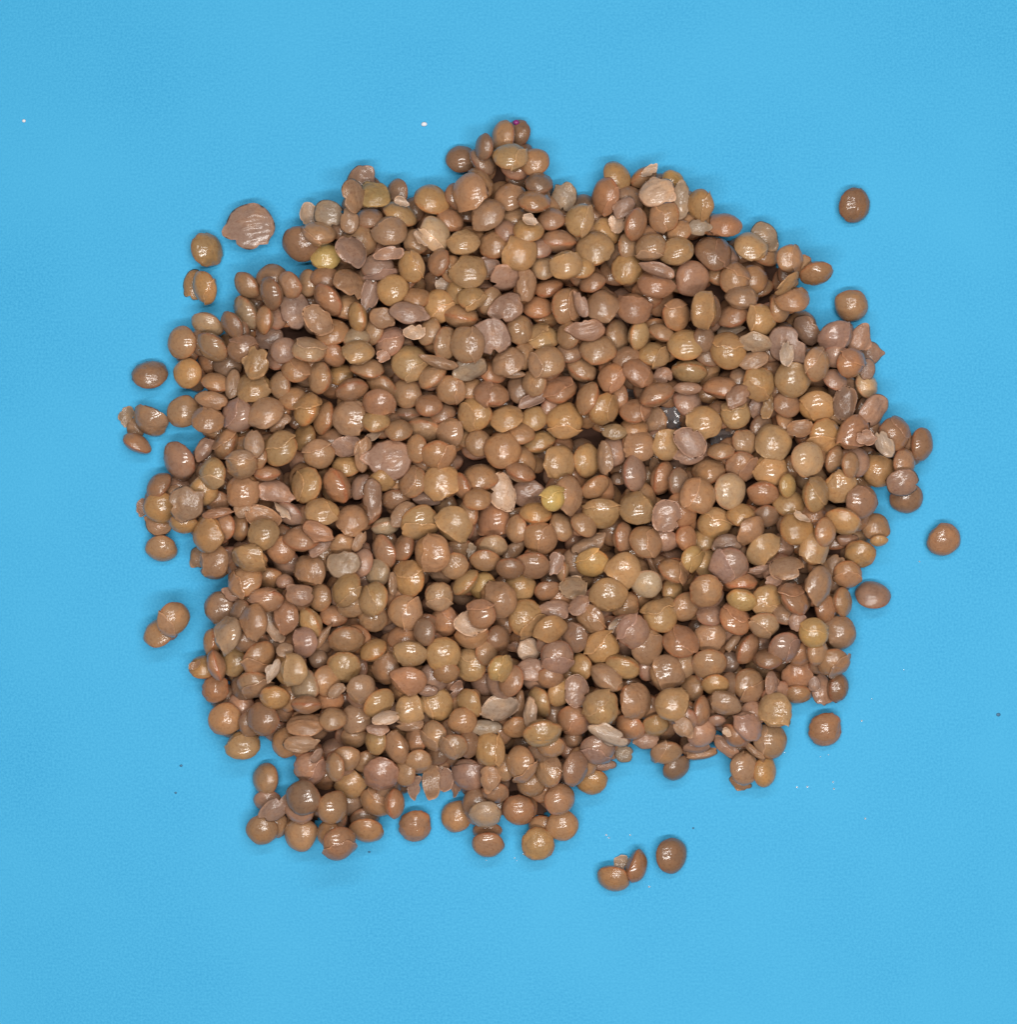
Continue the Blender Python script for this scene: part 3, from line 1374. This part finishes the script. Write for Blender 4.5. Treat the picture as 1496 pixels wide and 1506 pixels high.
# things that stand out enough to be found by their own words: photo x, y, short name, label
MARKS = [
    (372, 333, 'the big stray purplish husk', "flattened purplish husk lying alone on the paper at the upper left"),
    (304, 368, 'the stray olive lentil at upper left', "stray olive brown lentil on the paper below left of the big purplish husk"),
    (301, 420, '', "tan lentil stuck to an ochre husk, on the paper at the left"),
    (284, 419, '', "ochre husk half under the stray tan lentil on the left"),
    (220, 551, 'the oval stray brown lentil', "oval brown lentil lying alone on the paper left of the heap"),
    (221, 619, '', "tan lentil of the stray trio left of the heap, the largest one"),
    (200, 652, 'the stray reddish lentil at left', "reddish edge-on lentil, lowest of the stray trio left of the heap"),
    (255, 909, '', "upper lentil of the stray pair on the paper at the lower left"),
    (233, 931, 'the stray pair at lower left', "lower lentil of the stray pair on the paper at the lower left"),
    (1257, 302, 'the stray wrinkled lentil', "dark wrinkled lentil alone on the paper at the upper right"),
    (1253, 450, 'the round stray lentil at right', "round brown lentil alone on the paper right of the ochre husk"),
    (1388, 793, 'the far right stray lentil', "reddish brown lentil alone on the paper, farthest right of all"),
    (1284, 875, 'the notched bean-shaped lentil', "notched bean-shaped purplish tan lentil on the paper at the right edge of the heap"),
    (1215, 1073, 'the stray lentil at lower right', "round reddish brown lentil alone on the paper at the lower right"),
    (988, 1258, 'the bottom stray lentil', "dark brown lentil alone on the paper, lowest of all"),
    (902, 1292, '', "tan split lentil with a pale flake, left of the stray pair at the bottom"),
    (936, 1274, 'the reddish bottom stray lentil', "reddish edge-on lentil of the stray pair at the bottom"),
    (479, 378, 'the bright yellow lentil', "small bright yellow lentil at the upper left edge of the heap"),
    (814, 733, 'the small yellow lentil', "small crumbly bright yellow lentil in the middle of the heap"),
    (990, 264, '', "yellowish lentil peeping out at the upper right edge behind a pale husk"),
    (966, 282, 'the pale olive husk', "smooth pale olive husk topping the upper right edge of the heap"),
    (549, 286, 'the barrel-shaped yellow husk', "barrel-shaped yellowish husk on the highest upper left clump"),
    (483, 315, 'the grey ragged husk', "translucent grey ragged husk at the upper left edge of the heap"),
    (518, 369, 'the cupped purplish husk', "purplish cupped husk lying open on a lentil at the upper left"),
    (514, 416, '', "glistening tan husk with a pointed corner below the cupped purplish husk"),
    (434, 456, 'the barrel-shaped pinkish husk', "barrel-shaped pinkish husk near the upper left edge of the heap"),
    (598, 460, 'the frayed purplish husk', "purplish husk with a frayed whitish end in the upper left of the heap"),
    (745, 408, 'the split dusky husk', "large split dusky husk in the upper middle of the heap"),
    (601, 534, 'the big pale ochre lentil', "big round pale ochre lentil lying on top, upper left of centre"),
    (574, 675, 'the large pink glossy husk', "large glossy pink husk lying on top, left of centre"),
    (386, 786, 'the ridged greenish lentil', "ridged greenish ochre lentil on top near the left edge"),
    (274, 741, 'the pale curled husk', "pale tan husk with curled ends at the left edge of the heap"),
    (366, 821, '', "broad ochre lentil right below the ridged greenish lentil"),
    (739, 724, 'the beige half-open shell', "beige half-open shell in the middle of the heap"),
    (776, 726, '', "purplish husk leaning on the beige half-open shell"),
    (844, 863, 'the crumpled grey cup', "crumpled greyish cup of seed coat right of centre"),
    (778, 956, 'the crumpled pale flake', "crumpled pale beige husk low in the middle of the heap"),
    (735, 1043, 'the pale open pod', "pale half-open husk like a pod, lower middle of the heap"),
    (896, 1082, 'the pale flattened husk', "long pale flattened husk at the lower edge of the heap"),
    (567, 1055, 'the hollow pale tube', "hollow pale tube of husk with a dark hole, lower left"),
    (848, 1016, 'the dark cupped disc', "dark cupped disc of husk in the lower middle of the heap"),
    (1074, 722, 'the big pale beige lentil', "big pale beige lentil lying on top, right of centre"),
    (1188, 676, 'the pale speckled lentil', "pale beige round lentil with sparkling highlights, right part of the heap"),
    (1009, 507, 'the plump glossy ochre lentil', "plump glossy ochre lentil on top, upper right of centre"),
    (1071, 516, '', "round ochre lentil right of the plump glossy ochre lentil"),
    (1156, 507, 'the messy purplish husk', "messy crumpled purplish husk at the upper right of the heap"),
    (1158, 417, 'the ochre crescent husk', "crescent-shaped ochre husk on the cluster at the upper right edge"),
    (1286, 604, 'the glossy pinkish husk', "glossy pinkish husk sticking out at the right edge of the heap"),
    (1275, 567, '', "small pale beige lentil at the right edge above the glossy pinkish husk"),
    (1016, 650, 'the open purplish husk', "open purplish husk wrapped round a lentil, right of centre"),
    (1036, 621, '', "round bright ochre lentil between wet gaps, right of centre"),
    (509, 941, 'the spiral-wrinkled lentil', "large tan lentil with spiral wrinkles, lower left of centre"),
    (750, 231, 'the topmost ochre lentil', "ochre lentil in front of the topmost cluster of the heap"),
    (739, 662, 'the shiny tan lentil', "shiny tan lentil with bar highlights near the centre of the heap"),
    (774, 908, 'the big pointed ochre lentil', "big ochre lentil with a pointed lower edge, below centre"),
    (981, 758, 'the purplish lens cup', "purplish lens-shaped cup of husk right of centre"),
    (449, 1065, 'the flat tan husk', "flat tan husk near the lower left edge of the heap"),
    (402, 1188, 'the mauve husk at lower left', "mauve husk squeezed between lentils at the lower left tip"),
    (1196, 931, 'the golden lentil at right', "golden yellow lentil near the lower right edge of the heap"),
    (1290, 690, '', "round ochre lentil at the right tip of the heap below the pinkish husk"),
    (735, 983, 'the golden yellow lentil', "small golden yellow lentil low in the middle of the heap"),
    (1018, 820, 'the little yellow lentil', "little oval yellow lentil in the right part of the heap"),
    (871, 828, 'the smooth yellow lentil', "smooth yellow oval lentil right of centre"),
    (1158, 834, 'the coiled tan husk', "coiled tan husk like a ring near the right edge"),
    (560, 1138, 'the pinkish wrinkled lentil', "pinkish wrinkled lentil near the lower left edge of the heap"),
    (688, 1141, 'the dusky two-toned lentil', "dusky purplish lentil with a torn coat at the lower edge"),
    (884, 1041, 'the glossy two-bar lentil', "plump glossy ochre lentil with two bar highlights, lower right of centre"),
    (871, 1150, '', "ochre lentil at the lower edge of the heap, touching blue paper"),
]


def nearest(x, y, pool):
    return min(pool, key=lambda i: (i.x - x) ** 2 + (i.y - y) ** 2)


def look(it):
    if it.lentil:
        q = it.b / it.a
        s = 'edge-on' if q < 0.68 else ('oval' if q < 0.86 else 'round')
        if it.kind == 'W':
            s = 'wrinkled'
        return f"{s} {ADJ[it.hue]} lentil"
    s = {'H': 'husk', 'C': 'open cupped husk', 'F': 'torn husk flake'}[it.kind]
    return f"{ADJ[it.hue]} {s}"


DIRS = ['right of', 'above and right of', 'above', 'above and left of', 'left of', 'below and left of', 'below', 'below and right of']


def relation(it, mk):
    dx, dy = it.x - mk.x, -(it.y - mk.y)
    d = math.hypot(dx, dy)
    n = int(round(math.degrees(math.atan2(dy, dx)) / 45)) % 8
    b = 0 if d < 50 else (1 if d < 85 else (2 if d < 130 else 3))
    return b, n, d


STEP = ['right next to and', 'one lentil away,', 'two lentils away,', 'three lentils away,']


def write_labels(objs):
    marks = []
    for x, y, short, label in MARKS:
        m = nearest(x, y, [i for i in items if i in objs or True])
        m.short, m.label = short, label
        if short:
            marks.append(m)
    looks = {}
    for i in items:
        looks.setdefault(look(i), []).append(i)
    taken = {i.label for i in items if getattr(i, 'label', None)}
    for it in objs:
        if getattr(it, 'label', None):
            continue
        best = None
        near = sorted(marks, key=lambda m: (m.x - it.x) ** 2 + (m.y - it.y) ** 2)[:9]
        for mk in near:
            if mk is it:
                continue
            b, n, d = relation(it, mk)
            if d > 210:
                continue
            same = [j for j in looks[look(it)] if j in objs and j is not it and relation(j, mk)[:2] == (b, n)]
            where = ('right beside and ' if b == 0 else ('one lentil ' if b == 1 else ('two lentils ' if b == 2 else 'three lentils '))) + DIRS[n]
            extra = ''
            if len(same) == 1:
                extra = 'larger ' if it.shown > same[0].shown else 'smaller '
            elif len(same) == 2:
                o3 = sorted(same + [it], key=lambda j: -j.shown)
                extra = ('largest ', 'middling ', 'smallest ')[o3.index(it)]
            elif len(same) > 2:
                continue
            lab = f"{extra}{look(it)} {where} {mk.short}"
            if len(lab.replace('-', ' ').split()) > 15:
                lab = f"{extra}{look(it)} {DIRS[n]} {mk.short}"
            cost = (len(same) * 60 + d)
            if lab in taken:
                continue
            if best is None or cost < best[0]:
                best = (cost, lab)
        if best is None:
            mk = near[0]
            b, n, d = relation(it, mk)
            same = sorted([j for j in looks[look(it)] if j in objs and relation(j, mk)[1] == n], key=lambda j: relation(j, mk)[2])
            rank = same.index(it)
            best = (0, ('nearest ', 'second nearest ', 'third nearest ', 'fourth nearest ', 'fifth nearest ', 'sixth nearest ')[min(rank, 5)]
                    + f"{look(it)} {DIRS[n]} {mk.short}")
        it.label = best[1]
        taken.add(it.label)


# ---------------------------------------------------------------- the paper
bg_me = bpy.data.meshes.new("blue_paper")
s = 0.6
bg_me.from_pydata([(-s, -s, 0), (s, -s, 0), (s, s, 0), (-s, s, 0),
                   (-s, -s, -0.0008), (s, -s, -0.0008), (s, s, -0.0008), (-s, s, -0.0008)], [],
                  [(0, 1, 2, 3), (7, 6, 5, 4), (0, 4, 5, 1), (1, 5, 6, 2), (2, 6, 7, 3), (3, 7, 4, 0)])
bg_me.materials.append(MAT_PAPER)
paper = bpy.data.objects.new("blue_paper", bg_me)
paper["kind"] = "structure"
paper["label"] = "plain bright blue paper sheet under the whole pile"
COL.objects.link(paper)

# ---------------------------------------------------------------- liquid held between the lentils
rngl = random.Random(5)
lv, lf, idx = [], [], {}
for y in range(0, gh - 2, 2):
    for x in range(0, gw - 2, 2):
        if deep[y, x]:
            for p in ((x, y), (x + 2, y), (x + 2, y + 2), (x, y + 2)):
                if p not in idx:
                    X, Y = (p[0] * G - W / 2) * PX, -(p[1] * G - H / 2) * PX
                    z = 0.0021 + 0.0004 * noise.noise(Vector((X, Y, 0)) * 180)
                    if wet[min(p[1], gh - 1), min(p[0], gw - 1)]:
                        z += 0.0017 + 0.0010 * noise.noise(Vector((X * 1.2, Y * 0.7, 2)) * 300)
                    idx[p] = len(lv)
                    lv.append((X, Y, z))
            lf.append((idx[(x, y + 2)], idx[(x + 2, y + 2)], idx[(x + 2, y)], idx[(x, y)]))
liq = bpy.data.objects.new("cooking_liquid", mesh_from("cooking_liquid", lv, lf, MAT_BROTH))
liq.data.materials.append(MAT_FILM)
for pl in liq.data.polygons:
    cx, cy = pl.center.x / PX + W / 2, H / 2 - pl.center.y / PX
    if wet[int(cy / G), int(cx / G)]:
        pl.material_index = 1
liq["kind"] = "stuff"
liq["label"] = "cooking liquid caught between lentils, its dark colour standing in for gap shade"
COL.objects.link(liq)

# ---------------------------------------------------------------- lentils one by one, the rest joined
lent = [i for i in items if i.lentil]
mark_items = {id(nearest(x, y, items)) for x, y, s_, l_ in MARKS}
lent.sort(key=lambda i: (id(i) not in mark_items, -i.shown))
single = lent[:300]
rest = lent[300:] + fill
husks = [i for i in items if not i.lentil and i.shown > 60]
single_set = single + husks
write_labels(single_set)

extra_torn = set(id(i) for i in rng.sample([i for i in single if i.level > 0 and i.split is None and i.hue != 'k' and i.b / i.a > 0.68], 170))
for it in single:
    loc, f = world(it)
    var = variant(it)
    o = bpy.data.objects.new('lentil', LENS_ME[var])
    rot = basis(it)
    spin = Matrix.Rotation(rng.choice([0, math.pi]), 3, 'Z')
    R3 = rot @ spin
    sc3 = scale_of(it, f)
    M = Matrix.Translation(loc) @ R3.to_4x4() @ Matrix.Diagonal((*sc3, 1))
    o.matrix_world = M
    o.color = hue(it)
    o["label"] = it.label
    o["category"] = "lentil"
    o["group"] = "boiled lentils of the heap"
    COL.objects.link(o)
    ang = it.split
    if ang is None and id(it) in extra_torn:
        ang = rng.uniform(0, 360)
    if ang is not None:
        a = math.radians(ang)
        d = Vector((math.cos(a), math.sin(a), 0.35)).normalized()
        side = (R3.transposed() @ d)
        side = Vector((side.x, side.y, side.z)).normalized()
        me = torn_skin_mesh(it.k, var, side, rng.choice([rng.uniform(0.3, 0.6), rng.uniform(-0.65, -0.35)]))
        c = bpy.data.objects.new('torn_skin', me)
        c.parent = o
        h = o.color
        kk = rng.uniform(0.95, 1.08)
        c.color = (h[0] * kk, h[1] * kk * 0.98, h[2] * kk * 1.04, 1)
        COL.objects.link(c)

for it in husks:
    loc, f = world(it)
    me = husk_mesh(it)
    nm = 'husk_flake' if it.kind == 'F' else 'lentil_husk'
    o = bpy.data.objects.new(nm, me)
    R3 = basis(it)
    T = R3.to_4x4() @ Matrix.Diagonal((*scale_of(it, f), 1))
    low = min((T @ v.co).z for v in me.vertices)
    if it.floor or loc.z + low < 0:             # lies on the paper itself
        loc.z = 0.00005 - low
    o.matrix_world = Matrix.Translation(loc) @ T
    o.color = hue(it)
    o["label"] = it.label
    o["category"] = "husk"
    o["group"] = "loose seed coats on the heap"
    COL.objects.link(o)

# the remaining lentils: one object
VV, FF, RR, HH, LL = [], [], [], [], []
base = 0
fcount, ftot = [], []
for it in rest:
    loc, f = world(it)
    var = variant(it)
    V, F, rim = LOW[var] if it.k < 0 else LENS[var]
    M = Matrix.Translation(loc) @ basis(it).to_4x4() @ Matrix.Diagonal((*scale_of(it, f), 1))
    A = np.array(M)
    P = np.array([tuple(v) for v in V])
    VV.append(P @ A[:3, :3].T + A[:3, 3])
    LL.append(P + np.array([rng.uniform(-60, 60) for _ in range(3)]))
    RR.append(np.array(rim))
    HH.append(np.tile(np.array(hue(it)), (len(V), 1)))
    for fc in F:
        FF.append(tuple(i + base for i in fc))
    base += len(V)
me = bpy.data.meshes.new("lentil_pile")
me.from_pydata(np.concatenate(VV).tolist(), [], FF)
me.polygons.foreach_set('use_smooth', [True] * len(me.polygons))
at = me.attributes.new('rim', 'FLOAT', 'POINT')
at.data.foreach_set('value', np.concatenate(RR).astype(np.float32))
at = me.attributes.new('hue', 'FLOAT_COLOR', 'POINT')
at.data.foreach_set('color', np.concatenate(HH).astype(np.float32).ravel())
at = me.attributes.new('local', 'FLOAT_VECTOR', 'POINT')
at.data.foreach_set('vector', np.concatenate(LL).astype(np.float32).ravel())
me.materials.append(MAT_PILE)
me.update()
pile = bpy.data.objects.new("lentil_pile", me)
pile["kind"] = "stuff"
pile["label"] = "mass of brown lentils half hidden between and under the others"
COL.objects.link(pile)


# ---------------------------------------------------------------- crumbs and droplets on the paper
def crumb(name, x, y, r, mat, label, cat, group=None, flat=0.6, seed=0):
    V, F, rim = lens_arrays(500 + seed, 14, 8, True)
    me = mesh_from(name, V, F, mat)
    o = bpy.data.objects.new(name, me)
    z = r * flat * PX * 0.9
    o.location = ((x - W / 2) * PX, -(y - H / 2) * PX, z)
    o.scale = (r * PX, r * PX * 0.8, r * PX * flat)
    o["label"], o["category"] = label, cat
    if group:
        o["group"] = group
    COL.objects.link(o)
    return o


crumb('white_crumb', 624, 183, 4.2, MAT_WHITE, "tiny white crumb on the paper left of the topmost lentil cluster", "crumb", seed=1)
crumb('white_crumb', 35, 178, 2.8, MAT_WHITE, "tiny white crumb alone near the upper left corner of the paper", "crumb", seed=2)
mg = nearest(762, 197, items)
c = crumb('magenta_crumb', 759, 180, 4.5, MAT_MAGENTA, "tiny magenta crumb on top of the topmost dark brown lentil", "crumb", seed=3)
zz = (mg.z + mg.hz * 0.55) * PX
c.location = ((759 - W / 2) * PX * (CAM_H - zz) / CAM_H, -(180 - H / 2) * PX * (CAM_H - zz) / CAM_H, zz)
for n, (x, y, r, lab) in enumerate([
        (266, 1126, 2.2, "tiny dark speck on the paper left of the ochre lentil at the lower left edge"),
        (258, 1166, 1.8, "tiny dark speck on the blue paper, lowest of the two at lower left"),
        (543, 1253, 1.8, "tiny dark speck on the paper just below the bottom left lentil row"),
        (1020, 1218, 1.6, "tiny dark speck on the paper above right of the stray bottom lentil"),
        (1469, 1051, 3.0, "tiny blue grey speck near the right edge of the paper")]):
    crumb('dark_speck', x, y, r, MAT_DARK, lab, "speck", flat=0.3, seed=10 + n)

dv, df = [], []
rd = random.Random(9)
spots = [(760, 1266), (757, 1262), (715, 1265), (892, 1228), (896, 1232), (927, 1228), (955, 1304), (1219, 1110), (1207, 1113),
         (1353, 826), (1155, 1107), (1227, 1160), (1188, 1157), (1226, 1150), (1268, 1060), (770, 1256), (1283, 1028), (1330, 985)]
spots += [(rd.gauss(1215, 45), rd.gauss(1150, 35)) for _ in range(2)]
for x, y in spots:
    r = rd.uniform(0.8, 1.7)
    V, F, rim = lens_arrays(rd.randrange(9999), 10, 6)
    b = len(dv)
    for v in V:
        dv.append(((x + v.x * r - W / 2) * PX, -(y + v.y * r - H / 2) * PX, max(-0.2, v.z) * r * 0.45 * PX + 0.00003))
    df += [tuple(i + b for i in fc) for fc in F]
dr = bpy.data.objects.new("water_droplets", mesh_from("water_droplets", dv, df, MAT_DROP))
dr["kind"] = "stuff"
dr["label"] = "fine scattered water droplets on the blue paper around the heap"
COL.objects.link(dr)
